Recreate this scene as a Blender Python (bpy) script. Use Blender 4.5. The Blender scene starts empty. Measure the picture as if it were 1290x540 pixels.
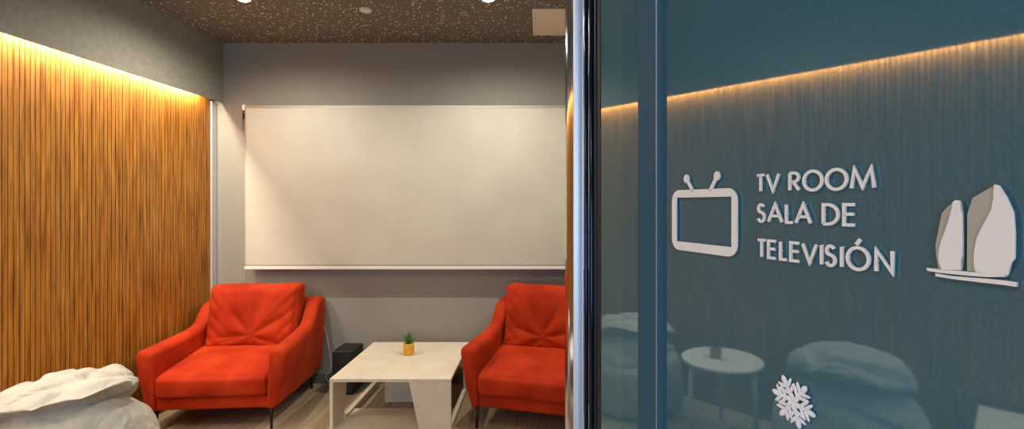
import bpy, bmesh, math, random
from mathutils import Vector, Matrix, noise
R = math.radians
C = bpy.context.scene.collection
S = bpy.context.scene

# ------------------------------------------------------------------ camera
FPX, PX, PY, H = 600.0, 680.0, 257.0, 1.5
cam = bpy.data.cameras.new('camera'); cam.sensor_width = 36.0
cam.lens = 36.0 * FPX / 1290.0
cam.shift_x = -(PX - 645) / 1290.0
cam.shift_y = -(270 - PY) / 1290.0
cam.clip_start = 0.02
co = bpy.data.objects.new('camera', cam); C.objects.link(co)
co.location = (0, 0, H); co.rotation_euler = (R(90), 0, 0)
S.camera = co

# ------------------------------------------------------------------ world + lights
w = bpy.data.worlds.new('world'); S.world = w; w.use_nodes = True
bg = w.node_tree.nodes['Background']
bg.inputs[0].default_value = (0.50, 0.68, 1.0, 1); bg.inputs[1].default_value = 1.6
S.view_settings.view_transform = 'Standard'; S.view_settings.look = 'None'
S.view_settings.gamma = 1.0; S.view_settings.use_curve_mapping = False
S.view_settings.exposure = -0.20

CEIL, YB, XL, XR, YF = 2.853, 4.0, -2.72, 2.3, -2.2
FASCIA_X, FASCIA_Z = -2.66, 2.351

def light(name, kind, loc, rot, energy, col, **k):
    l = bpy.data.lights.new(name, kind); l.energy = energy; l.color = col
    for a, b in k.items(): setattr(l, a, b)
    o = bpy.data.objects.new(name, l); C.objects.link(o)
    o.location = loc; o.rotation_euler = rot
    return o
WARM = (1.0, 0.92, 0.79)
LEDC = (1.0, 0.85, 0.66)
light('led_strip_light', 'AREA', (-2.698, 0.88, 2.40), (0, R(-6), 0), 135, LEDC,
      shape='RECTANGLE', size=0.018, size_y=5.8)
light('daylight_light', 'AREA', (-0.9, YF + 0.06, 1.55), (R(90), 0, 0), 34, (0.52, 0.74, 1.0),
      shape='RECTANGLE', size=2.3, size_y=1.7)
SPOTS = [(-1.95, 3.13), (-0.34, 3.13), (1.25, 3.13), (-1.95, 1.25), (-0.34, 1.55), (1.25, 1.25), (-1.2, -0.8), (0.9, -0.8)]
SPOT_E = [100, 100, 60, 34, 34, 28, 95, 28]

# ------------------------------------------------------------------ materials
def lin(c):
    return tuple((v / 255 / 12.92 if v / 255 <= .04045 else ((v / 255 + .055) / 1.055) ** 2.4) for v in c) + (1,)
def mat(name, rgb, rough=.6, metal=0.0, spec=.5, **k):
    m = bpy.data.materials.new(name); m.use_nodes = True
    b = m.node_tree.nodes['Principled BSDF']
    b.inputs['Base Color'].default_value = lin(rgb)
    b.inputs['Roughness'].default_value = rough
    b.inputs['Metallic'].default_value = metal
    b.inputs['Specular IOR Level'].default_value = spec
    for a, v in k.items(): b.inputs[a.replace('_', ' ')].default_value = v
    return m
def N(m, t, **k):
    n = m.node_tree.nodes.new(t)
    for a, v in k.items():
        if a in n.inputs: n.inputs[a].default_value = v
        else: setattr(n, a, v)
    return n
def L(m, a, b): m.node_tree.links.new(a, b)
def varied(m, c1, c2, scale=(1, 1, 1), nscale=8, detail=4, bump=0.0, bscale=None, p=(.35, .65), dist=.002):
    """noise colour variation + noise bump in object space"""
    b = m.node_tree.nodes['Principled BSDF']
    tc = N(m, 'ShaderNodeTexCoord'); mp = N(m, 'ShaderNodeMapping'); mp.inputs['Scale'].default_value = scale
    L(m, tc.outputs['Object'], mp.inputs['Vector'])
    nz = N(m, 'ShaderNodeTexNoise'); nz.inputs['Scale'].default_value = nscale; nz.inputs['Detail'].default_value = detail
    L(m, mp.outputs[0], nz.inputs['Vector'])
    cr = N(m, 'ShaderNodeValToRGB')
    cr.color_ramp.elements[0].position = p[0]; cr.color_ramp.elements[0].color = lin(c1)
    cr.color_ramp.elements[1].position = p[1]; cr.color_ramp.elements[1].color = lin(c2)
    L(m, nz.outputs[0], cr.inputs[0]); L(m, cr.outputs[0], b.inputs['Base Color'])
    if bump:
        n2 = N(m, 'ShaderNodeTexNoise'); n2.inputs['Scale'].default_value = bscale or nscale; n2.inputs['Detail'].default_value = 3
        L(m, mp.outputs[0], n2.inputs['Vector'])
        bp = N(m, 'ShaderNodeBump'); bp.inputs['Strength'].default_value = bump; bp.inputs['Distance'].default_value = dist
        L(m, n2.outputs[0], bp.inputs['Height']); L(m, bp.outputs[0], b.inputs['Normal'])
    return m
M = {}
M['wall'] = varied(mat('grey_wallpaper', (128, 126, 122), .85, spec=.25), (146, 143, 134), (158, 154, 144), (60, 60, 6), 6, bump=.25, bscale=20)
M['fascia'] = varied(mat('grey_paint', (128, 126, 122), .85, spec=.2), (150, 148, 138), (160, 157, 146), (1, 1, 1), 30, bump=.1)
M['base'] = mat('baseboard_paint', (110, 108, 104), .6)
M['trim_metal'] = mat('pale_aluminium', (205, 208, 212), .38, .25)
M['screenfab'] = varied(mat('blind_fabric', (214, 206, 190), .9, spec=.15), (196, 192, 177), (202, 198, 183), (1, 1, 1), 3, bump=.12, bscale=300)
M['whitepl'] = mat('white_plastic', (235, 232, 226), .35)
M['black'] = mat('black_plastic', (14, 14, 15), .35)
M['blackbox'] = varied(mat('black_vinyl', (20, 20, 21), .5), (16, 16, 17), (24, 24, 25), (1, 1, 1), 60, bump=.3)
M['cream'] = varied(mat('cream_laminate', (226, 216, 194), .45, spec=.35), (222, 211, 188), (230, 220, 199), (3, 3, 3), 3)
M['orange'] = varied(mat('orange_velvet', (214, 58, 14), .8, spec=.15, Sheen_Weight=.12, Sheen_Roughness=.4, Sheen_Tint=(1, .4, .12, 1)), (154, 34, 11), (190, 58, 19), (1, 1, 1), 5, 5, bump=.35, bscale=60, p=(.3, .7), dist=.003)
M['legmetal'] = mat('dark_chrome', (60, 56, 52), .25, .9)
M['bag'] = varied(mat('beanbag_canvas', (206, 198, 182), .9, spec=.15), (170, 166, 158), (184, 180, 172), (1, 1, 1), 9, bump=.3, bscale=130)
_m = M['bag']; _b = _m.node_tree.nodes['Principled BSDF']
_t = N(_m, 'ShaderNodeTexCoord'); _n = N(_m, 'ShaderNodeTexNoise'); _n.inputs['Scale'].default_value = 5.5; _n.inputs['Detail'].default_value = 2; _n.inputs['Distortion'].default_value = 1.6
L(_m, _t.outputs['Object'], _n.inputs['Vector']); _p = N(_m, 'ShaderNodeBump'); _p.inputs['Strength'].default_value = .8; _p.inputs['Distance'].default_value = .03
_o = _b.inputs['Normal'].links[0].from_socket; L(_m, _n.outputs[0], _p.inputs['Height']); L(_m, _o, _p.inputs['Normal']); L(_m, _p.outputs[0], _b.inputs['Normal'])
M['gold'] = varied(mat('yellow_glazed_pot', (226, 172, 30), .35), (214, 156, 20), (236, 184, 44), (1, 1, 1), 30)
M['soil'] = varied(mat('soil', (50, 36, 26), .95), (40, 28, 20), (62, 46, 34), (1, 1, 1), 90, bump=.6)
M['leaf'] = varied(mat('succulent_leaf', (58, 110, 52), .45), (36, 84, 40), (86, 138, 70), (1, 1, 1), 40)
M['terra'] = mat('terracotta_pot', (176, 128, 92), .7)
M['tabletop'] = mat('white_tabletop', (232, 226, 214), .4)
M['tableleg'] = mat('pale_grey_leg', (200, 206, 206), .4)
M['signwhite'] = mat('white_sign_acrylic', (238, 237, 234), .45)
M['signgrey'] = mat('stone_sign_acrylic', (172, 172, 158), .5)
M['crystal'] = mat('frosted_crystal', (238, 242, 248), .18, Coat_Weight=1.0, Coat_Roughness=.05)
M['rubber'] = mat('dark_gasket', (22, 30, 38), .5)
M['bluemetal'] = mat('blue_coated_metal', (52, 90, 110), .5, 0.0, spec=.12)
M['satin'] = mat('satin_pale_aluminium', (226, 233, 246), .42, .5)
M['navymetal'] = mat('navy_coated_metal', (36, 52, 72), .18, .8)
M['polished'] = mat('polished_steel', (206, 212, 226), .10, 1.0)
# film backed glass of the door: teal film seen through a glossy glass skin
M['glass_teal'] = varied(mat('teal_film_glass', (50, 84, 94), .03, spec=.5), (60, 100, 114), (65, 107, 121), (1, 1, 1), 260)
M['glass_teal2'] = varied(mat('teal_glass_edge', (62, 98, 104), .03, spec=.5), (66, 106, 114), (71, 112, 120), (1, 1, 1), 260)
for k in ('glass_teal', 'glass_teal2'):
    M[k].node_tree.nodes['Principled BSDF'].inputs['IOR'].default_value = 2.15
    M[k].node_tree.nodes['Principled BSDF'].inputs['Specular Tint'].default_value = (.66, .86, 1.0, 1)
M['hatch'] = mat('cream_hatch_paint', (248, 236, 214), .6)
M['glow'] = mat('lamp_lens', (255, 240, 210), .4, Emission_Color=(1, .86, .62, 1), Emission_Strength=30.0)

# honey slats: colour varies from slat to slat and along the grain
m = mat('honey_wood_slats', (196, 130, 60), .5, spec=.35); M['slat'] = m
b = m.node_tree.nodes['Principled BSDF']
tc = N(m, 'ShaderNodeTexCoord'); mp = N(m, 'ShaderNodeMapping'); mp.inputs['Scale'].default_value = (42, 42, 2.6)
L(m, tc.outputs['Object'], mp.inputs['Vector'])
n1 = N(m, 'ShaderNodeTexNoise'); n1.inputs['Scale'].default_value = 1.0; n1.inputs['Detail'].default_value = 8; n1.inputs['Roughness'].default_value = .62
L(m, mp.outputs[0], n1.inputs['Vector'])
cr = N(m, 'ShaderNodeValToRGB'); e = cr.color_ramp.elements
e[0].position = .30; e[0].color = lin((112, 70, 20)); e[1].position = .72; e[1].color = lin((208, 148, 66))
x = e.new(.5); x.color = lin((174, 112, 38))
L(m, n1.outputs[0], cr.inputs[0]); L(m, cr.outputs[0], b.inputs['Base Color'])
M['slatback'] = mat('dark_groove_wood', (96, 62, 28), .7)

# speckled ceiling
m = mat('speckled_ceiling', (70, 64, 54), .8, spec=.2); M['ceil'] = m
b = m.node_tree.nodes['Principled BSDF']
tc = N(m, 'ShaderNodeTexCoord'); mp = N(m, 'ShaderNodeMapping'); mp.inputs['Scale'].default_value = (1, .8, 1)
L(m, tc.outputs['Object'], mp.inputs['Vector'])
v = N(m, 'ShaderNodeTexVoronoi'); v.inputs['Scale'].default_value = 52; L(m, mp.outputs[0], v.inputs['Vector'])
ns = N(m, 'ShaderNodeSeparateColor'); L(m, v.outputs['Color'], ns.inputs[0])
ad = N(m, 'ShaderNodeMath', operation='MULTIPLY_ADD'); L(m, ns.outputs[0], ad.inputs[0]); ad.inputs[1].default_value = .40
L(m, v.outputs['Distance'], ad.inputs[2])
cr = N(m, 'ShaderNodeValToRGB'); e = cr.color_ramp.elements
e[0].position = .31; e[0].color = lin((255, 248, 226)); e[1].position = .38; e[1].color = lin((122, 118, 108))
L(m, ad.outputs[0], cr.inputs[0]); L(m, cr.outputs[0], b.inputs['Base Color'])

# plank floor
m = mat('pale_plank_floor', (170, 150, 122), .45, spec=.35); M['floor'] = m
b = m.node_tree.nodes['Principled BSDF']
tc = N(m, 'ShaderNodeTexCoord'); mp = N(m, 'ShaderNodeMapping'); mp.inputs['Rotation'].default_value = (0, 0, R(90))
L(m, tc.outputs['Object'], mp.inputs['Vector'])
bk = N(m, 'ShaderNodeTexBrick'); bk.offset = .37; bk.inputs['Scale'].default_value = 1
bk.inputs['Brick Width'].default_value = 1.2; bk.inputs['Row Height'].default_value = .16; bk.inputs['Mortar Size'].default_value = .002
bk.inputs['Color1'].default_value = lin((184, 166, 138)); bk.inputs['Color2'].default_value = lin((158, 140, 114)); bk.inputs['Mortar'].default_value = lin((98, 84, 68))
L(m, mp.outputs[0], bk.inputs['Vector'])
m2 = N(m, 'ShaderNodeMapping'); m2.inputs['Scale'].default_value = (26, 2, 2); L(m, tc.outputs['Object'], m2.inputs['Vector'])
ng = N(m, 'ShaderNodeTexNoise'); ng.inputs['Scale'].default_value = 2; ng.inputs['Detail'].default_value = 6; L(m, m2.outputs[0], ng.inputs['Vector'])
cr = N(m, 'ShaderNodeValToRGB'); e = cr.color_ramp.elements
e[0].position = .3; e[0].color = (.68, .66, .62, 1); e[1].position = .7; e[1].color = (1, 1, 1, 1); L(m, ng.outputs[0], cr.inputs[0])
mx = N(m, 'ShaderNodeMix', data_type='RGBA', blend_type='MULTIPLY'); mx.inputs[0].default_value = 1
L(m, bk.outputs['Color'], mx.inputs[6]); L(m, cr.outputs[0], mx.inputs[7]); L(m, mx.outputs[2], b.inputs['Base Color'])

# ------------------------------------------------------------------ mesh helpers
def obj(name, bm, m, parent=None, smooth=False, loc=None):
    me = bpy.data.meshes.new(name)
    bmesh.ops.recalc_face_normals(bm, faces=bm.faces[:])
    bm.to_mesh(me); bm.free()
    if m: me.materials.append(m)
    if smooth:
        for p in me.polygons: p.use_smooth = True
    o = bpy.data.objects.new(name, me); C.objects.link(o)
    if parent: o.parent = parent
    if loc: o.location = loc
    return o
def tag(o, label, cat, group=None):
    o['label'] = label; o['category'] = cat
    if group: o['group'] = group
    return o
def struct(o, label=None):
    o['kind'] = 'structure'
    if label: o['label'] = label
    return o
def thing(name, label, cat, loc=(0, 0, 0), rz=0, group=None):
    o = bpy.data.objects.new(name, None); C.objects.link(o); o.empty_display_size = .1
    o.location = loc; o.rotation_euler = (0, 0, rz)
    return tag(o, label, cat, group)
def add_box(bm, x0, x1, y0, y1, z0, z1, bev=0):
    vs = [bm.verts.new((x, y, z)) for x in (x0, x1) for y in (y0, y1) for z in (z0, z1)]
    fs = [(0, 1, 3, 2), (4, 6, 7, 5), (0, 4, 5, 1), (2, 3, 7, 6), (0, 2, 6, 4), (1, 5, 7, 3)]
    fl = [bm.faces.new([vs[i] for i in f]) for f in fs]
    if bev:
        ed = set(e for f in fl for e in f.edges)
        bmesh.ops.bevel(bm, geom=list(ed), offset=bev, segments=3, profile=.5, affect='EDGES')
def box(name, m, x0, x1, y0, y1, z0, z1, parent=None, bev=0):
    bm = bmesh.new(); add_box(bm, x0, x1, y0, y1, z0, z1, bev)
    return obj(name, bm, m, parent)
def prism(bm, pts, ax, a0, a1):
    """polygon pts (2-D) extruded along axis ax from a0 to a1"""
    def P(p, a):
        return {'x': (a, p[0], p[1]), 'y': (p[0], a, p[1]), 'z': (p[0], p[1], a)}[ax]
    A = [bm.verts.new(P(p, a0)) for p in pts]; B = [bm.verts.new(P(p, a1)) for p in pts]
    bm.faces.new(A); bm.faces.new(B[::-1])
    for i in range(len(pts)):
        j = (i + 1) % len(pts); bm.faces.new((A[i], A[j], B[j], B[i]))
def loft(bm, rings, cap=True):
    V = [[bm.verts.new(p) for p in r] for r in rings]
    n = len(V[0])
    for a, b_ in zip(V, V[1:]):
        for i in range(n):
            j = (i + 1) % n; bm.faces.new((a[i], a[j], b_[j], b_[i]))
    if cap: bm.faces.new(V[0]); bm.faces.new(V[-1][::-1])
    return V
def lathe(bm, prof, n=48, c=(0, 0)):
    loft(bm, [[(c[0] + r * math.cos(2 * PI * k / n), c[1] + r * math.sin(2 * PI * k / n), z) for k in range(n)] for r, z in prof])
PI = math.pi
def tube(bm, pts, rad, n=10):
    rings = []
    for i, p in enumerate(pts):
        p = Vector(p); a = Vector(pts[max(0, i - 1)]); b_ = Vector(pts[min(len(pts) - 1, i + 1)])
        t = (b_ - a).normalized(); u = t.cross(Vector((0, 0, 1)) if abs(t.z) < .9 else Vector((0, 1, 0))).normalized(); v_ = t.cross(u)
        r = rad[i] if isinstance(rad, (list, tuple)) else rad
        rings.append([p + u * r * math.cos(2 * PI * k / n) + v_ * r * math.sin(2 * PI * k / n) for k in range(n)])
    loft(bm, rings)
def rounded(bm, w_, d, h, r, n, fn=None):
    """rounded box centred on the origin, grid of n cells a side, then deformed by fn(Vector, (u,v,w))"""
    verts = {}
    def V(i, j, k):
        key = (i, j, k)
        if key not in verts:
            q = Vector((i / n * 2 - 1, j / n * 2 - 1, k / n * 2 - 1))
            q = Vector([math.sin(c * PI / 2) * .35 + c * .65 for c in q])
            p = Vector((q.x * w_ / 2, q.y * d / 2, q.z * h / 2))
            inner = Vector((max(-w_ / 2 + r, min(w_ / 2 - r, p.x)), max(-d / 2 + r, min(d / 2 - r, p.y)), max(-h / 2 + r, min(h / 2 - r, p.z))))
            dlt = p - inner
            if dlt.length > 1e-7: p = inner + dlt.normalized() * r
            if fn: p = fn(p, q)
            verts[key] = bm.verts.new(p)
        return verts[key]
    for a in range(n):
        for c in range(n):
            for s in (0, n):
                bm.faces.new((V(s, a, c), V(s, a + 1, c), V(s, a + 1, c + 1), V(s, a, c + 1)))
                bm.faces.new((V(a, s, c), V(a + 1, s, c), V(a + 1, s, c + 1), V(a, s, c + 1)))
                bm.faces.new((V(a, c, s), V(a + 1, c, s), V(a + 1, c + 1, s), V(a, c + 1, s)))
def copy_tree(o, parent=None):
    c = o.copy(); C.objects.link(c); c.parent = parent
    for ch in list(o.children): copy_tree(ch, c)
    return c

# ------------------------------------------------------------------ room shell
struct(box('floor', M['floor'], XL - .15, XR + .1, YF - .1, YB + .1, -.1, 0), 'pale plank floor')
struct(box('ceiling', M['ceil'], XL - .15, XR + .1, YF - .1, YB + .1, CEIL, CEIL + .1), 'dark speckled ceiling')
struct(box('wall_back', M['wall'], XL - .15, XR + .1, YB, YB + .1, 0, CEIL), 'grey wall behind the screen')
struct(box('wall_right', M['wall'], XR, XR + .1, YF, YB, 0, CEIL))
bm = bmesh.new()
add_box(bm, XL - .15, -2.1, YF - .1, YF, 0, CEIL); add_box(bm, .3, XR, YF - .1, YF, 0, CEIL)
add_box(bm, -2.1, .3, YF - .1, YF, 2.45, CEIL); add_box(bm, -2.1, .3, YF - .1, YF, 0, .6)
struct(obj('wall_front', bm, M['wall']))
bm = bmesh.new()
for x0, x1 in ((-2.1, -2.06), (-.92, -.88), (.26, .3)): add_box(bm, x0, x1, YF - .08, YF - .02, .6, 2.45)
for z0, z1 in ((.6, .64), (2.41, 2.45)): add_box(bm, -2.06, .26, YF - .08, YF - .02, z0, z1)
struct(obj('window_1', bm, M['whitepl']))
# left wall: backing wall with the lowered grey fascia in front of the slats
bm = bmesh.new()
add_box(bm, XL - .15, XL - .02, YF, YB, 0, CEIL)
add_box(bm, FASCIA_X - .012, FASCIA_X, YF, YB, FASCIA_Z, CEIL)
struct(obj('wall_left', bm, M['fascia']), 'grey wall strip above the wooden slats')
# slat panel
sp = thing('slat_wall_panel', 'honey-coloured vertical wooden slat cladding lit from above on the left wall', 'wall panel', (XL, 0, 0))
YS1 = 3.933
box('backing_board', M['slatback'], -.02, -.008, YF + .02, YS1, 0.0, 2.50, sp)
bm = bmesh.new(); y = YS1 - .021; rnd = random.Random(4)
while y > YF + .03:
    add_box(bm, -.009, 0.0 + rnd.uniform(-.0006, .0006), y, y + .0222, 0.002, 2.46); y -= .0268
obj('slats', bm, M['slat'], sp)
# pale end profile of the panel
bm = bmesh.new()
prof = [(3.936, .0), (3.992, .0), (3.992, 2.335), (3.985, 2.347), (3.972, 2.35), (3.936, 2.35)]
prism(bm, prof, 'x', XL - .018, XL + .012)
struct(obj('trim_1', bm, M['trim_metal']), 'pale metal end profile beside the slats')
bm = bmesh.new()
add_box(bm, XL + .02, XR, YB - .012, YB, 0, .078, .003)
struct(obj('baseboard_back', bm, M['base']), 'grey skirting board')

# ------------------------------------------------------------------ projection blind
YSC = 3.905
X0, X1, Z0, Z1 = -2.418, .62, .992, 2.297
t = thing('roller_blind_screen', 'large cream pull-down projection screen hanging on the grey back wall', 'screen', (X0, YSC, Z0))
def wrk(x, z):
    u = x / (X1 - X0); v_ = z / (Z1 - Z0); a = 0
    e_ = math.sin(PI * min(1, v_ * 1.02)) * .8 + .1
    a += .0075 * math.sin((x * 1.0 + z * .9) * 6 + 1.0) * e_ * math.exp(-((u - .22) / .16) ** 2)
    a += .0065 * math.sin((x * 1.0 - z * .8) * 7) * e_ * math.exp(-((u - .72) / .2) ** 2)
    a += .0012 * noise.noise(Vector((x * 1.5 + z, z * 2.5, 3)))
    a += .0008 * noise.noise(Vector((x * 5 + z * 5, z * 2.2 - x, 8)))
    return a
bm = bmesh.new(); nx, nz = 150, 70; G = {}
for s_ in (0, 1):
    for i in range(nx + 1):
        for j in range(nz + 1):
            x = (X1 - X0) * i / nx; z = (Z1 - Z0) * j / nz
            G[s_, i, j] = bm.verts.new((x, wrk(x, z) + s_ * .0012, z))
    for i in range(nx):
        for j in range(nz):
            bm.faces.new((G[s_, i, j], G[s_, i + 1, j], G[s_, i + 1, j + 1], G[s_, i, j + 1]))
for i in range(nx):
    for j in (0, nz): bm.faces.new((G[0, i, j], G[0, i + 1, j], G[1, i + 1, j], G[1, i, j]))
for j in range(nz):
    for i in (0, nx): bm.faces.new((G[0, i, j], G[0, i, j + 1], G[1, i, j + 1], G[1, i, j]))
obj('screen_fabric', bm, M['screenfab'], t, True)
bm = bmesh.new(); add_box(bm, 0, X1 - X0, -.011, .011, -.026, -.002, .004)
obj('bottom_bar', bm, M['whitepl'], t)
bm = bmesh.new()
loft(bm, [[(x, .022 + .024 * math.cos(2 * PI * k / 24), Z1 - Z0 - .004 + .020 * math.sin(2 * PI * k / 24)) for k in range(24)] for x in (.002, X1 - X0 - .002)])
obj('roller_tube', bm, M['screenfab'], t, True)
for sx in (-.022, X1 - X0 + .002):
    bm = bmesh.new(); add_box(bm, sx, sx + .02, -.004, .094, Z1 - Z0 - .03, Z1 - Z0 + .02, .004)
    br = obj('bracket', bm, M['whitepl'], t)
bm = bmesh.new()
lathe(bm, [(.001, -.10), (.006, -.10), (.007, -.03), (.004, -.028)], 14, (-.012, .0)); bmesh.ops.translate(bm, verts=bm.verts[:], vec=(0, 0, Z1 - Z0))
obj('cord_weight', bm, M['black'], t, True)

# ------------------------------------------------------------------ armchairs
def arm_bm(s):
    bm = bmesh.new()
    #      y     in_t  out_t  in_b  out_b  zt    zb
    st = [(.000, .385, .445, .362, .385, .515, .165),
          (.008, .366, .466, .350, .392, .538, .150),
          (.030, .358, .476, .346, .396, .549, .145),
          (.150, .352, .474, .345, .402, .553, .145),
          (.300, .348, .466, .345, .408, .562, .145),
          (.440, .346, .458, .345, .410, .574, .145),
          (.520, .344, .452, .345, .412, .592, .145),
          (.570, .343, .449, .345, .414, .626, .145),
          (.612, .342, .447, .345, .414, .684, .145),
          (.655, .341, .446, .345, .414, .730, .145),
          (.720, .341, .445, .345, .414, .745, .145),
          (.790, .342, .442, .345, .412, .748, .147),
          (.825, .352, .432, .352, .405, .735, .155),
          (.836, .372, .412, .368, .392, .700, .180)]
    rings = []
    for y, it, ot, ib, ob, zt, zb in st:
        ring = []; r = min(.045, (ot - it) / 2.1); rb = .012
        def arc(cx, cz, rr, a0, a1, n=6): return [(cx + rr * math.cos(R(a0 + (a1 - a0) * k / n)), cz + rr * math.sin(R(a0 + (a1 - a0) * k / n))) for k in range(n + 1)]
        q = arc(ot - r, zt - r, r, -10, 90) + arc(it + r, zt - r, r, 90, 190)
        for f in (.75, .5, .25): q.append((ib + (it - ib) * f - .0, zb + (zt - r - zb) * f))
        q += [(ib, zb + rb), (ib + rb * .3, zb + rb * .3), (ib + rb, zb), (ob - rb, zb), (ob - rb * .3, zb + rb * .3), (ob, zb + rb)]
        for f in (.25, .5, .75): q.append((ob + (ot - ob) * f + .006 * math.sin(PI * f), zb + (zt - r - zb) * f))
        rings.append([(s * x, y, z) for x, z in q])
    loft(bm, rings)
    return bm
def make_armchair(label, wr):
    c = thing('armchair', label, 'armchair', group=None)
    for s in (-1, 1): obj('arm', arm_bm(s), M['orange'], c, True)
    # back shell
    bm = bmesh.new(); rings = []
    for i in range(25):
        u = -1 + 2 * i / 24; x = u * .385
        zt = .742 + .012 * (1 - u * u); ring = []
        for k in range(40):
            a = 2 * PI * k / 40; cc, ss = math.cos(a), math.sin(a)
            ey = .062 * math.copysign(abs(cc) ** .7, cc); ez = math.copysign(abs(ss) ** .35, ss)
            z = .155 + (zt - .155) * (ez + 1) / 2
            ring.append((x, .74 + ey + .035 * (z - .4), z))
        rings.append(ring)
    loft(bm, rings); obj('back_shell', bm, M['orange'], c, True)
    # seat base
    bm = bmesh.new()
    rounded(bm, .73, .70, .09, .018, 14); bmesh.ops.translate(bm, verts=bm.verts[:], vec=(0, .375, .19))
    obj('seat_base', bm, M['orange'], c, True)
    # seat cushion
    bm = bmesh.new()
    def fs(p, q):
        p = p.copy(); ex = max(0, 1 - q.x * q.x); ey = max(0, 1 - q.y * q.y)
        if q.z > 0: p.z += .022 * (ex * ey) ** .6 + .006 * noise.noise(Vector((p.x * 6, p.y * 6, wr))) * (ex * ey) ** .3
        if q.y < -.7: p.y -= .012 * ex ** .5 * max(0, 1 - q.z * q.z)
        p.z += .07 * (p.y + .3) / .6 * (1 if q.z > 0 else .2) - .012
        p.x += .003 * noise.noise(p * 9)
        return p
    rounded(bm, .705, .60, .145, .034, 30, fs)
    bmesh.ops.translate(bm, verts=bm.verts[:], vec=(0, .295, .315))
    sc = obj('seat_cushion', bm, M['orange'], c, True)
    # back cushion
    bm = bmesh.new()
    def fb(p, q):
        p = p.copy(); ex = max(0, 1 - q.x * q.x); ez = max(0, 1 - q.z * q.z)
        if q.y < 0:
            f = (ex * ez) ** .45
            p.y -= .055 * f
            # creases fanning out from the low centre, plus side tucks
            dx, dz = p.x - .02 * wr, p.z + .12
            an = math.atan2(dz, dx); rr = math.hypot(dx, dz)
            k = math.exp(-((rr - .15) / .12) ** 2)
            p.y += .017 * k * f * (1 - abs(math.sin(an * 3.5 + wr)) ** .6) * 2
            sd = max(0, abs(q.x) - .42) / .58
            p.y += .017 * sd * f ** .3 * (1 - abs(math.sin((p.z * 1.0 - abs(p.x) * .9) * 34 + wr)) ** .7)
            lo = max(0, -q.z - .45) / .55
            p.y += .014 * lo * f ** .3 * (1 - abs(math.sin((p.z + abs(p.x) * .35) * 40 + wr)) ** .7)
            p.y += .006 * noise.noise(Vector((p.x * 7, p.z * 7, wr * 3))) * f
        else:
            p.y += .02 * (ex * ez) ** .5
        # pillow outline: sides pull in, corners stay out
        p.x *= 1 - .035 * ez * (.4 + .6 * abs(q.x)) + .01 * noise.noise(Vector((p.z * 8, wr, 0)))
        p.z += .006 * noise.noise(Vector((p.x * 8, wr, 2))) + .010 * q.z * q.x * q.x
        p.y += .20 * (p.z + .22) * .9
        return p
    rounded(bm, .675, .17, .455, .05, 46, fb)
    bmesh.ops.translate(bm, verts=bm.verts[:], vec=(0, .555, .642))
    obj('back_cushion', bm, M['orange'], c, True)
    for x, y in ((-.36, .045), (.36, .045), (-.35, .74), (.35, .74)):
        bm = bmesh.new(); sx = 1 if x > 0 else -1; sy = -1 if y < .3 else 1
        tube(bm, [(x + sx * .006, y + sy * .004, 0), (x, y, .16)], [.008, .013], 14)
        obj('leg', bm, M['legmetal'], c, True)
    return c
ch = make_armchair('orange-red velvet armchair standing beside the wooden slat wall', 1.3)
ch.location = (-2.155, 3.115, 0); ch.rotation_euler.z = R(4.5)
c2 = make_armchair('orange-red velvet armchair right of the coffee table, partly hidden by the door edge', -.7)
c2.location = (-.078, 3.07, 0); c2.rotation_euler.z = R(-14)
for o in (ch, c2): o['group'] = 'orange-red velvet armchairs'

# ------------------------------------------------------------------ coffee table
TX0, TX1, TY0, TY1, TH = -1.367, -.578, 3.095, 3.925, .365
t = thing('coffee_table', 'low square cream coffee table with slanted cut-out sides between the armchairs', 'coffee table', (TX0, TY0, 0))
W_, D_ = TX1 - TX0, TY1 - TY0
box('table_top', M['cream'], 0, W_, 0, D_, TH - .021, TH, t, .0015)
box('shelf', M['cream'], .022, W_ - .004, .004, .33, .012, .034, t)
bm = bmesh.new(); prism(bm, [(W_ - .262, .0), (W_, .0), (W_, TH - .0215), (W_ - .272 - .0, TH - .0215)][:0] or [(W_ - .200, 0), (W_, 0), (W_, TH - .0215), (W_ - .272, TH - .0215)], 'y', 0, .020)
obj('front_panel', bm, M['cream'], t)
bm = bmesh.new(); prism(bm, [(0, 0), (.17, 0), (.245, TH - .0215), (0, TH - .0215)], 'x', 0, .022)
obj('side_panel', bm, M['cream'], t)
bm = bmesh.new(); prism(bm, [(D_, 0), (D_ - .17, 0), (D_ - .245, TH - .0215), (D_, TH - .0215)], 'x', W_ - .022, W_)
obj('side_panel', bm, M['cream'], t)
bm = bmesh.new(); prism(bm, [(.19, 0), (W_ - .14, 0), (W_ - .14, TH - .0215), (.19, TH - .0215)], 'y', .52, .54)
obj('inner_panel', bm, M['cream'], t)
box('bottom_rail', M['cream'], 0, .035, .172, D_, 0, .048, t)
box('bottom_rail', M['cream'], W_ - .03, W_, .022, D_ - .172, 0, .048, t)

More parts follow.
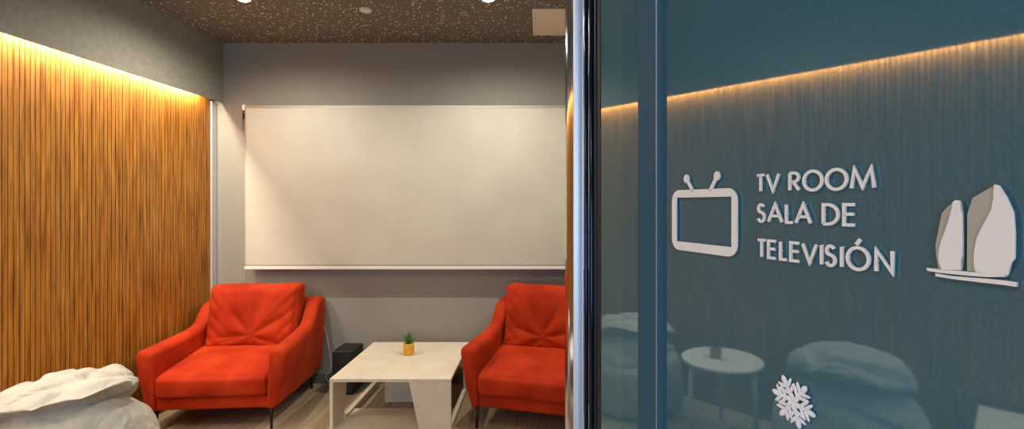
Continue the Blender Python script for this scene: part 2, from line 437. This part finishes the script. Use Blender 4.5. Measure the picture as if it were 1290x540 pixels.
# ------------------------------------------------------------------ potted succulents
def leaf(bm, az, tilt, ln, wd, z0, curl=.3, base=(0, 0)):
    ringn = 8; rings = []
    for i in range(9):
        f = i / 8; a = tilt + curl * f
        rr = ln * (math.sin(tilt + curl * f * .5)) * f; zz = z0 + ln * math.cos(tilt + curl * f * .5) * f
        wv = wd * (math.sin(PI * min(1, f * .75 + .22)) ** .8) * (1 - f ** 4) + .0004
        c = Vector((math.cos(az) * rr + base[0], math.sin(az) * rr + base[1], zz)); sd = Vector((-math.sin(az), math.cos(az), 0)); nm = Vector((math.cos(az) * math.cos(a), math.sin(az) * math.cos(a), -math.sin(a)))
        rings.append([c + sd * wv * math.cos(2 * PI * k / ringn) + nm * wv * .35 * math.sin(2 * PI * k / ringn) for k in range(ringn)])
    loft(bm, rings)
def potted(label, loc, pr, ph, pm, lh, n, seed, group=None):
    t = thing('potted_succulent', label, 'potted plant', loc, 0, group)
    bm = bmesh.new(); lathe(bm, [(pr * .86, 0), (pr * .93, .004), (pr, ph * .5), (pr, ph - .003), (pr * .97, ph), (pr * .88, ph), (pr * .87, ph - .012)], 40)
    obj('pot', bm, pm, t, True)
    bm = bmesh.new(); lathe(bm, [(pr * .85, ph - .03), (pr * .86, ph - .012), (pr * .4, ph - .006), (.001, ph - .005)], 30)
    obj('soil', bm, M['soil'], t, True)
    rn = random.Random(seed)
    for i in range(n):
        bm = bmesh.new(); f = i / n
        tl = .12 + .95 * f ** 1.3; ln = lh * (1.0 - .25 * f) * rn.uniform(.85, 1.08)
        leaf(bm, i * 2.4 + rn.uniform(-.3, .3), tl, ln, .0075, ph - .008, rn.uniform(-.1, .35))
        obj('leaf', bm, M['leaf'], t, True)
    return t
potted('small spiky green succulent in a yellow pot on the cream coffee table', (-.99, 3.60, TH), .040, .088, M['gold'], .115, 17, 3)

# ------------------------------------------------------------------ speaker + cable
t = thing('speaker_box', 'small black speaker box on the floor between left armchair and coffee table', 'speaker', (-1.63, 3.74, 0))
box('cabinet', M['blackbox'], 0, .16, 0, .225, .012, .345, t, .006)
for x, y in ((.02, .02), (.14, .02), (.02, .205), (.14, .205)):
    bm = bmesh.new(); lathe(bm, [(.010, 0), (.012, .003), (.012, .0125)], 14, (x, y)); obj('foot', bm, M['black'], t, True)
bm = bmesh.new()
loft(bm, [[(.08 + r * math.cos(2 * PI * k / 30), y, .13 + r * math.sin(2 * PI * k / 30)) for k in range(30)] for r, y in ((.058, .002), (.058, -.003), (.050, -.003), (.042, .0), (.015, -.001), (.001, -.004))])
obj('speaker_cone', bm, M['black'], t, True)
bm = bmesh.new()
pts = [(-1.83, 3.994, .60), (-1.80, 3.994, .45), (-1.765, 3.994, .28), (-1.752, 3.994, .16), (-1.76, 3.990, .09), (-1.78, 3.975, .085), (-1.77, 3.965, .04), (-1.70, 3.955, .003), (-1.62, 3.968, .003)]
sm = []
for i in range(len(pts) - 1):
    p0, p1, p2, p3 = [Vector(pts[max(0, min(len(pts) - 1, i + k))]) for k in (-1, 0, 1, 2)]
    for q in range(5):
        f = q / 5; sm.append(.5 * ((2 * p1) + (p2 - p0) * f + (2 * p0 - 5 * p1 + 4 * p2 - p3) * f * f + (3 * p1 - p0 - 3 * p2 + p3) * f ** 3))
sm.append(Vector(pts[-1])); tube(bm, sm, .0025, 8)
tag(obj('speaker_cable', bm, M['whitepl'], None, True), 'thin pale cable running down the grey wall to the black speaker', 'cable')

# ------------------------------------------------------------------ beanbags
def beanbag(label, loc, rz, seed, rx=.44, ry=.44, h=.70, tilt=.07, fdir=0, fs=1.0):
    bm = bmesh.new(); nu, nv = 168, 110
    prof = [(0, .00), (.60, .0), (.86, .012), (.96, .07), (1.0, .20), (.99, .34), (.97, .46), (.91, .56), (.82, .635), (.755, .67), (.74, .70), (.775, .74), (.785, .79), (.74, .86), (.62, .925), (.42, .965), (.20, .985), (0, .99)]
    def pf(f):
        a = f * (len(prof) - 1); i = min(int(a), len(prof) - 2); g = a - i
        P = [prof[max(0, min(len(prof) - 1, i + k))] for k in (-1, 0, 1, 2)]
        return [.5 * (2 * P[1][c] + (P[2][c] - P[0][c]) * g + (2 * P[0][c] - 5 * P[1][c] + 4 * P[2][c] - P[3][c]) * g * g + (3 * P[1][c] - P[0][c] - 3 * P[2][c] + P[3][c]) * g ** 3) for c in (0, 1)]
    rings = []
    for j in range(1, nv):
        f = j / nv; r, z = pf(f); ring = []
        for i in range(nu):
            r, z = pf(f); a = 2 * PI * i / nu; ca, sa = math.cos(a), math.sin(a)
            up = max(0, min(1, (z - .42) / .3)); up = up * up * (3 - 2 * up)
            lowf = min(1, z / .12)
            # deep fold under the collapsed crown, deeper on one side
            fw = fs * max(0, math.cos(a - 5.45 + fdir)) ** .8; z0_ = z; z = z + .14 * fw * math.exp(-((z - .75) / .14) ** 2)
            fold = math.exp(-((z0_ - .69 - .03 * fw) / .042) ** 2)
            r = r + .06 * fw * math.exp(-((z0_ - .80) / .055) ** 2); fd = .05 + .13 * fw + .06 * max(0, math.cos(a - 2.0)) ** 2
            lip = math.exp(-((z0_ - .75) / .09) ** 2) * fw; fold2 = math.exp(-((z0_ - .57 + .05 * math.sin(a * 2.0 + seed)) / .022) ** 2) * max(0, math.cos(a - 5.0 + fdir)) ** 2
            rr = r * (1 - fold * fd - .10 * fold2)
            rr += .05 * noise.noise(Vector((ca * 1.3, sa * 1.3, z * 1.6 + seed))) * lowf
            rr += .040 * up * (1 - .7 * lip) * noise.noise(Vector((ca * 2.2 + seed, sa * 2.2, z * 7)))
            cr_ = abs(noise.noise(Vector((ca * 1.9 + 3, sa * 1.9 + seed, z * 9 + a * .6))))
            rr -= .045 * up * (1 - lip) * (1 - min(1, cr_ * 5)) * .5
            cr2 = abs(noise.noise(Vector((ca * 3.2 - seed, sa * 3.2, z * 3))))
            rr -= .012 * (1 - min(1, cr2 * 7)) * lowf
            zz = z + up * (.045 * math.cos(a - .5) * r + .035 * noise.noise(Vector((ca * r * 2.0, sa * r * 2.0, seed * 2 + 1)))) 
            q = abs(noise.noise(Vector((ca * r * 2.6 + seed, sa * r * 1.2, 5))))
            zz -= .05 * up * (1 - lip) * (1 - min(1, q * 5)) * (1 if z > .8 else .4)
            ring.append((rx * rr * ca + tilt * up * .5, ry * rr * sa, max(0.0, zz * h)))
        rings.append(ring)
    loft(bm, rings)
    t = obj('beanbag', bm, M['bag'], None, True); t.location = loc; t.rotation_euler.z = rz
    tag(t, label, 'beanbag', 'pale canvas beanbags')
    return t
beanbag('large slumped cream beanbag in front of the slat wall and left armchair', (-2.325, 2.36, 0), R(0), 2.1, .365, .365, .665, -.08)
beanbag('cream beanbag showing only its edge between right armchair and door edge', (.50, 2.02, 0), R(60), 5.3, .43, .43, .70)
beanbag('cream beanbag seen as a large reflection in the teal glass below the lettering', (-2.23, .93, 0), R(-10), 4.4, .37, .37, .745, -.10, -.6, .42)

# ------------------------------------------------------------------ round side table (seen in the glass)
RT = (-2.30, 1.655)
t = thing('round_side_table', 'small round white side table seen reflected in the teal glass beside the beanbag', 'side table', (RT[0], RT[1], 0))
bm = bmesh.new(); lathe(bm, [(.001, .478), (.242, .478), (.25, .482), (.252, .49), (.25, .498), (.242, .502), (.001, .502)], 72)
obj('table_top', bm, M['tabletop'], t, False)
for k in range(3):
    a = R(35 + 120 * k); bm = bmesh.new()
    tube(bm, [(.235 * math.cos(a), .235 * math.sin(a), 0), (.205 * math.cos(a), .205 * math.sin(a), .4785)], [.014, .018], 16)
    obj('leg', bm, M['tableleg'], t, True)
potted('dark little plant in a brown pot on the round table, seen reflected in the glass', (RT[0] + .02, RT[1] + .03, .502), .036, .072, M['terra'], .10, 14, 8)
# white cube table further along the wall, its corner shows in the glass
t = thing('white_side_cabinet', 'low cream box table whose corner is reflected at the right edge of the glass', 'side table', (-2.66, -.06, 0))
box('top_board', M['cream'], 0, .5, 0, .5, .43, .452, t, .001)
box('side_board', M['cream'], 0, .5, .48, .5, 0, .4295, t)
box('side_board', M['cream'], 0, .5, 0, .02, 0, .4295, t)
box('front_board', M['cream'], .48, .5, .0205, .4795, .02, .4295, t)

# ------------------------------------------------------------------ ceiling fittings
def downlight(i, x, y, e, label):
    t = thing('downlight', label, 'ceiling light', (x, y, CEIL), 0, 'recessed ceiling downlights')
    bm = bmesh.new(); n = 36
    pr = [(.036, -.001), (.050, -.001), (.052, -.004), (.048, -.008), (.037, -.008), (.034, -.002), (.036, -.001)]
    rings = [[(r * math.cos(2 * PI * k / n), r * math.sin(2 * PI * k / n), z) for k in range(n)] for r, z in pr]
    loft(bm, rings, False); obj('trim_ring', bm, M['whitepl'], t, True)
    bm = bmesh.new(); lathe(bm, [(.001, -.001), (.033, -.001), (.034, -.010), (.026, -.016), (.001, -.019)], 28); obj('lens', bm, M['glow'], t)
    s = light('downlight_beam', 'SPOT', (x, y, CEIL - .045), (0, 0, 0), e, WARM, shadow_soft_size=.022, spot_size=R(168), spot_blend=1.0)
for i, (x, y) in enumerate(SPOTS):
    lab = ['lit recessed downlight above the left armchair', 'lit recessed downlight above the right armchair',
           'recessed downlight hidden behind the glass door, nearest the back wall', 'recessed downlight above the round side table and slat wall',
           'recessed downlight overhead in front of the coffee table', 'recessed downlight hidden behind the glass door, further from the back wall',
           'recessed downlight behind the viewer on the slat wall side', 'recessed downlight behind the viewer on the door side'][i]
    downlight(i, x, y, SPOT_E[i], lab)
bm = bmesh.new(); lathe(bm, [(.001, 0), (.042, 0), (.043, -.006), (.038, -.014), (.02, -.02), (.001, -.021)][::-1], 40)
t = obj('smoke_detector', bm, M['whitepl'], None, True); t.location = (-1.21, 3.31, CEIL)
tag(t, 'small round white detector on the speckled ceiling', 'smoke detector')
t = thing('ceiling_access_panel', 'square cream access panel in the speckled ceiling near the door edge', 'ceiling panel', (-.052, 3.30, CEIL))
bm = bmesh.new(); a, b_ = 0, .5
for x0, x1, y0, y1 in ((0, .5, 0, .02), (0, .5, .48, .5), (0, .02, .02, .48), (.48, .5, .02, .48)): add_box(bm, x0, x1, y0, y1, -.008, 0)
obj('frame', bm, M['hatch'], t)
box('hatch', M['hatch'], .022, .478, .022, .478, -.005, 0, t)

# ------------------------------------------------------------------ glass door leaf
TH_D = math.atan((PX - 432.0) / FPX); DD = .39
u = Vector((-math.sin(TH_D), math.cos(TH_D), 0)); nrm = Vector((math.cos(TH_D), math.sin(TH_D), 0))
# leaf frame: local x = to the viewer's right along the leaf, local y = away from viewer, z up; origin at foot of camera normal
door_rot = math.atan2(-u.y, -u.x)
def ax(px):                       # picture column -> distance along the leaf
    dx = (px - PX) / FPX; dep = DD / (nrm.x * dx + nrm.y)
    p = Vector((dx * dep, dep, 0)); return -p.dot(u)
def az(px, py):
    dx = (px - PX) / FPX; dep = DD / (nrm.x * dx + nrm.y)
    return H - (py - PY) / FPX * dep
org = Vector((nrm.x * DD, nrm.y * DD, 0))
def onleaf(o):
    o.location = org; o.rotation_euler = (0, 0, door_rot); return o
door = onleaf(bpy.data.objects.new('door_1', None)); C.objects.link(door)
struct(door, 'teal glass door leaf with blue metal frame at the right')
XE = .36
xa, xb, xc, xd, x757 = ax(713), ax(755), ax(806), ax(837), ax(757)
def leafbox(name, m, x0, x1, y0, y1, z0=.06, z1=2.5, bev=0): return box(name, m, x0, x1, y0, y1, z0, z1, door, bev)
leafbox('glass_pane', M['glass_teal'], xd, XE, 0, .012)
leafbox('glass_pane', M['glass_teal2'], x757, ax(785), 0.0, .012)
leafbox('glass_pane', M['glass_teal'], ax(785) + .0005, xc, 0.0, .012)
# middle stile
bm = bmesh.new()
prism(bm, [(xc, .02), (xc, -.002), (xc + .002, -.004), (xd - .014, -.004), (xd - .012, -.006), (xd - .008, -.006), (xd - .006, -.004), (xd - .001, -.003), (xd, -.001), (xd, .02)], 'z', .02, 2.6)
obj('stile', bm, M['bluemetal'], door)
bm = bmesh.new(); prism(bm, [(ax(831.5) + .0016 * math.cos(2 * PI * k / 24), -.0045 + .0016 * math.sin(2 * PI * k / 24)) for k in range(24)], 'z', .02, 2.6)
obj('edge_bead', bm, M['satin'], door, True)  # pale bead added to draw the vertical highlight on the stile
leafbox('gasket', M['rubber'], xc - .003, xc - .0002, -.001, .013)
leafbox('gasket', M['bluemetal'], xd + .0002, xd + .004, -.001, .013)
# leading edge: rounded polished post followed by a grooved navy profile
dc = .86                        # depth of the post
def plan(px, dep): return Vector(((px - PX) / FPX * dep, dep, 0))
def tolocal(p): q = p - org; return (-q.dot(u), q.dot(nrm))
def pprism(name, pts, m, smooth=False):
    bm = bmesh.new(); prism(bm, [tolocal(Vector((x, y, 0))) for x, y in pts], 'z', .02, 2.6)
    return obj(name, bm, m, door, smooth)
A_ = Vector((.0473, .887)); B_ = Vector(((722 - PX) / FPX * .86, .86)); nf = Vector((-.9, -.43)).normalized()
face = [A_.lerp(B_, k / 12) + nf * .0016 * math.sin(PI * k / 12) for k in range(13)]
pprism('edge_trim', [tuple(p) for p in face] + [(B_.x + .004, .886)], M['polished'])
bx0, bx1 = (722 - PX) / FPX * .857, (735.5 - PX) / FPX * .855
pprism('edge_band', [(bx0 + .0003, .859), (bx0 + .001, .8562)] + [(bx0 + .001 + (bx1 - bx0 - .002) * k / 8, .856 - .0012 * math.sin(PI * k / 8)) for k in range(1, 8)] + [(bx1 - .001, .8555), (bx1, .8590), (bx1, .885), (B_.x + .0045, .885)], M['satin'])
def bead(px, dep, rad, m, name='edge_bead'):
    c = ((px - PX) / FPX * dep, dep)
    pprism(name, [(c[0] + rad * math.cos(2 * PI * k / 32), c[1] + rad * math.sin(2 * PI * k / 32)) for k in range(32)], m, True)
bead(738.6, .850, .0040, M['navymetal']); bead(745.5, .835, .0052, M['navymetal'])
bead(751.0, .818, .0030, M['rubber'], 'gasket')
bm = bmesh.new(); add_box(bm, ax(733), x757 - .0002, .014, .04, .02, 2.6)
obj('stile', bm, M['navymetal'], door)
leafbox('gasket', M['rubber'], x757 - .010, x757 - .0004, -.001, .0138, .02, 2.6)
leafbox('rail', M['bluemetal'], x757, XE, -.004, .03, 2.5, 2.6)
leafbox('rail', M['bluemetal'], x757, XE, -.004, .03, .0, .06)
leafbox('stile', M['bluemetal'], XE + .0002, XE + .06, -.004, .03, .0, 2.6)

# ------------------------------------------------------------------ signs on the glass
DL = DD; DD = DD - .0042; ZF = -.0042; TK = .0018           # front plane of lettering, thickness (sits on small studs behind)
def ribbon(bm, pts, wd, closed=False, y0=None, y1=None):
    y0 = ZF if y0 is None else y0; y1 = ZF + TK if y1 is None else y1
    n = len(pts); Lf, Rt = [], []
    for i in range(n):
        p = Vector(pts[i])
        if closed: a, b_ = Vector(pts[i - 1]), Vector(pts[(i + 1) % n])
        else: a, b_ = Vector(pts[max(0, i - 1)]), Vector(pts[min(n - 1, i + 1)])
        d1 = (p - a).normalized() if (p - a).length > 1e-9 else (b_ - p).normalized()
        d2 = (b_ - p).normalized() if (b_ - p).length > 1e-9 else d1
        t_ = (d1 + d2).normalized(); nn = Vector((-t_.y, t_.x)); k = 1 / max(.45, nn.dot(Vector((-d1.y, d1.x))))
        Lf.append(p + nn * wd / 2 * k); Rt.append(p - nn * wd / 2 * k)
    V = [[bm.verts.new((q.x, y, q.y)) for q in S_] for y in (y0, y1) for S_ in (Lf, Rt)]
    rng = range(n) if closed else range(n - 1)
    for i in rng:
        j = (i + 1) % n
        bm.faces.new((V[0][i], V[0][j], V[1][j], V[1][i])); bm.faces.new((V[2][i], V[3][i], V[3][j], V[2][j]))
        bm.faces.new((V[0][i], V[2][i], V[2][j], V[0][j])); bm.faces.new((V[1][i], V[1][j], V[3][j], V[3][i]))
    if not closed:
        for i in (0, n - 1): bm.faces.new((V[0][i], V[1][i], V[3][i], V[2][i]))
def arcp(cx, cy, rx, ry, a0, a1, n=24): return [(cx + rx * math.cos(R(a0 + (a1 - a0) * k / n)), cy + ry * math.sin(R(a0 + (a1 - a0) * k / n))) for k in range(n + 1)]
GLY = {  # strokes in a unit box (0..1, 0..1)
 'T': [[(0, 1), (1, 1)], [(.5, 1), (.5, 0)]],
 'V': [[(0, 1), (.5, 0), (1, 1)]],
 'R': [[(0, 0), (0, 1)], [(0, 1), (.45, 1)] + arcp(.45, .74, .5, .26, 90, -90)[1:] + [(0, .48)], [(.38, .48), (1, 0)]],
 'O': ['ring'],
 'M': [[(0, 0), (.13, 1), (.5, .05), (.87, 1), (1, 0)]],
 'S': [arcp(.48, .76, .40, .24, 25, 225) + arcp(.50, .26, .46, .27, 75, -160)],
 'A': [[(0, 0), (.5, 1), (1, 0)], [(.2, .34), (.8, .34)]],
 'L': [[(0, 1), (0, 0), (1, 0)]],
 'D': [[(0, 0), (0, 1), (.3, 1)] + arcp(.3, .5, .7, .5, 90, -90)[1:] + [(0, 0)]],
 'E': [[(1, 1), (0, 1), (0, 0), (1, 0)], [(0, .53), (.93, .53)]],
 'I': [[(.5, 0), (.5, 1)]],
 'N': [[(0, 0), (0, 1), (1, 0), (1, 1)]],
}
SW = .0027
def lettering(name, label, items, z0, z1):
    t = onleaf(bpy.data.objects.new(name, None)); C.objects.link(t); tag(t, label, 'sign', 'white raised lettering on the teal glass')
    for chx, a, b_ in items:
        x0, x1 = ax(a) + SW / 2, ax(b_) - SW / 2; h0, h1 = z0 + SW / 2, z1 - SW / 2
        if chx == 'I': x0 = x1 = (x0 + x1) / 2
        bm = bmesh.new(); acc = chx == 'Ó'; g = 'O' if acc else chx
        P = lambda q: (x0 + (x1 - x0) * q[0], h0 + (h1 - h0) * q[1])
        for st in GLY[g]:
            if st == 'ring': ribbon(bm, [P(q) for q in arcp(.5, .5, .5, .53, 0, 360, 48)[:-1]], SW, True)
            else: ribbon(bm, [P(q) for q in st], SW)
        if acc: ribbon(bm, [P((.42, 1.18)), P((.62, 1.44))], SW * 1.1)
        # short studs carry the raised letter on the glass
        cx, cz = {'O': (x0, (h0 + h1) / 2), 'T': ((x0 + x1) / 2, h1), 'V': ((x0 + x1) / 2, h0)}.get(g, (P((.5, 1)) if g in 'AI' else P((0, .5)) if g in 'RDELN' else P((.5, .05)) if g == 'M' else P((.5, .5))))
        add_box(bm, cx - .0004, cx + .0004, ZF + TK - .0005, 0.0, cz - .0004, cz + .0004)
        o = obj('letter', bm, M['signwhite'], t); o['label'] = 'white raised letter %s' % chx
    return t
lettering('room_lettering', 'white raised words TV ROOM on the teal glass, top line', [('T', 952, 963.5), ('V', 964.4, 982), ('R', 992.8, 1007.6), ('O', 1010.4, 1036.7), ('O', 1038.7, 1067.8), ('M', 1070, 1103)], 1.5117, 1.5303)
lettering('room_lettering', 'white raised words SALA DE on the teal glass, middle line', [('S', 953, 964), ('A', 966, 986), ('L', 988.5, 999.6), ('A', 1000.5, 1022.4), ('D', 1034.8, 1057), ('E', 1060.7, 1078)], 1.4815, 1.5010)
lettering('room_lettering', 'white raised word TELEVISIÓN on the teal glass, bottom line', [('T', 953, 965), ('E', 966, 978), ('L', 981, 992), ('E', 994, 1007.5), ('V', 1009, 1029.7), ('I', 1032.5, 1036.3), ('S', 1038, 1053.7), ('I', 1057.8, 1061.7), ('Ó', 1065, 1096), ('N', 1101, 1126)], 1.4462, 1.4655)
# television pictogram
t = onleaf(bpy.data.objects.new('television_pictogram', None)); C.objects.link(t)
tag(t, 'white raised television outline with two antennae on the teal glass, left of lettering', 'sign')
x0, x1 = ax(846.5), ax(928.5); z0, z1 = az(888, 319), az(888, 238)
bm = bmesh.new()
def rrect(x0, x1, z0, z1, r, n=10):
    out = []
    for cx, cz, a in ((x1 - r, z1 - r, 0), (x0 + r, z1 - r, 90), (x0 + r, z0 + r, 180), (x1 - r, z0 + r, 270)):
        out += [(cx + r * math.cos(R(a + 90 * k / n)), cz + r * math.sin(R(a + 90 * k / n))) for k in range(n + 1)]
    return out
bw = .0084
outer = rrect(x0, x1, z0, z1, .0135); inner = rrect(x0 + bw, x1 - bw * .95, z0 + bw * 1.25, z1 - bw * 1.1, .0006)
Vs = [[bm.verts.new((p[0], y, p[1])) for p in S_] for y in (ZF, ZF + TK) for S_ in (outer, inner)]
for i in range(len(outer)):
    j = (i + 1) % len(outer)
    bm.faces.new((Vs[0][i], Vs[0][j], Vs[1][j], Vs[1][i])); bm.faces.new((Vs[2][i], Vs[3][i], Vs[3][j], Vs[2][j]))
    bm.faces.new((Vs[0][i], Vs[2][i], Vs[2][j], Vs[0][j])); bm.faces.new((Vs[1][i], Vs[1][j], Vs[3][j], Vs[3][i]))
add_box(bm, x0 + .003, x0 + .005, ZF + TK - .0005, 0, (z0 + z1) / 2 - .001, (z0 + z1) / 2 + .001)
add_box(bm, x1 - .005, x1 - .003, ZF + TK - .0005, 0, (z0 + z1) / 2 - .001, (z0 + z1) / 2 + .001)
obj('television_frame', bm, M['signwhite'], t)
for (bx, by), (tx, ty) in (((872.5, 239), (864.5, 225)), ((894, 238), (903, 221.5))):
    bm = bmesh.new(); A = (ax(bx), az(bx, by) - .002); B = (ax(tx), az(tx, ty))
    ribbon(bm, [A, B], .0042)
    n = 28; r = .0046
    fr = [(B[0] + r * math.cos(2 * PI * k / n), B[1] + r * 1.12 * math.sin(2 * PI * k / n)) for k in range(n)]
    prism(bm, fr, 'y', ZF - .0002, ZF + TK)
    obj('antenna', bm, M['signwhite'], t)
# two-sail emblem
t = onleaf(bpy.data.objects.new('sail_emblem', None)); C.objects.link(t)
tag(t, 'white and grey emblem of two sails on a hull line, right of lettering', 'sign')
def crop(pts): return [(1140 + x / 3.173, 210 + y / 3.173) for x, y in pts]
def poly(name, pts, m, y0, y1):
    q = [(ax(x), az(x, y)) for x, y in crop(pts)]
    bm = bmesh.new(); prism(bm, q, 'y', y0, y1)
    bmesh.ops.triangulate(bm, faces=[f for f in bm.faces if len(f.verts) > 4])
    return obj(name, bm, m, t)
poly('sail_grey', [(196, 139), (170, 158), (146, 184), (134, 240), (120, 310), (122, 350), (131, 405), (226, 412), (232, 355), (230, 180), (222, 135)], M['signgrey'], ZF + .0006, ZF + TK)  # grey layer of the two-tone sails
poly('sail', [(205, 133), (222, 135), (226, 180), (231, 182), (234, 300), (232, 355), (226, 372), (226, 413), (150, 410), (137, 378), (137, 345), (146, 300), (165, 250), (182, 205), (190, 165), (194, 140)], M['signwhite'], ZF - .001, ZF + .0004)
poly('sail_grey', [(358, 72), (310, 100), (268, 124), (258, 155), (247, 190), (246, 415), (290, 419), (330, 415), (380, 300), (384, 90)], M['signgrey'], ZF + .0006, ZF + TK)
poly('sail', [(360, 70), (381, 75), (412, 125), (438, 182), (444, 260), (443, 366), (430, 380), (421, 396), (415, 433), (350, 428), (285, 419), (277, 385), (279, 340), (288, 290), (305, 250), (330, 213), (348, 170), (357, 125), (357, 90)], M['signwhite'], ZF - .001, ZF + .0004)
poly('hull', [(89, 404), (150, 410), (240, 417), (330, 425), (402, 433), (404, 439), (330, 440), (240, 433), (150, 424), (92, 415)], M['signwhite'], ZF - .001, ZF + TK)
poly('hull', [(122, 425), (180, 435), (260, 442), (330, 447), (400, 454), (447, 461), (446, 479), (390, 471), (300, 461), (200, 449), (124, 437)], M['signwhite'], ZF - .0006, ZF + TK)
for cx_, cz_ in ((1188, 300), (1250, 300)):
    bm = bmesh.new(); add_box(bm, ax(cx_) - .001, ax(cx_) + .001, ZF + TK - .0005, 0, az(cx_, cz_) - .001, az(cx_, cz_) + .001)
    obj('stud', bm, M['signwhite'], t)
# snowflake ornament
t = onleaf(bpy.data.objects.new('snowflake_ornament', None)); C.objects.link(t)
tag(t, 'glittering white snowflake ornament stuck on the teal glass below the lettering', 'ornament')
sc_ = (ax(998), az(998, 506)); bm = bmesh.new()
def petal(bm, a, b_, wd, y):
    a = Vector(a); b_ = Vector(b_); d = b_ - a; nn = Vector((-d.y, d.x)).normalized(); rings = []
    for i in range(9):
        f = i / 8; c = a + d * f; ww = wd * (math.sin(PI * (.12 + .8 * f)) ** .7)
        if i in (0, 8): ww *= .25
        rings.append([(c.x + nn.x * ww * math.cos(2 * PI * k / 8), y + ww * .6 * math.sin(2 * PI * k / 8), c.y + nn.y * ww * math.cos(2 * PI * k / 8)) for k in range(8)])
    loft(bm, rings)
tips = [(984, 472), (1014.5, 487), (1026, 525), (1006, 541), (981, 523), (971, 491)]
tips = [(ax(x), az(x, y)) for x, y in tips]
arms = []
for k, tp in enumerate(tips):
    v_ = Vector(tp) - Vector(sc_); ln = v_.length; d = v_.normalized(); p = Vector((-d.y, d.x)); c = Vector(sc_); Y = -.0026
    petal(bm, c + d * ln * .60, c + d * ln * 1.0, .0029, Y)
    petal(bm, c + d * ln * .10, c + d * ln * .66, .0024, Y)
    for f, l_ in ((.30, .34), (.52, .30)):
        for s in (-1, 1):
            q = c + d * ln * f
            petal(bm, q, q + (d * .62 + p * s * .78) * .0200 * l_ / .34 * .62, .0018, Y - .0004)
for k in range(6):
    a = R(30 + 60 * k + 8); petal(bm, sc_, (sc_[0] + .0085 * math.cos(a), sc_[1] + .0085 * math.sin(a)), .0021, -.0036)
o = obj('snowflake', bm, M['crystal'], t, True)
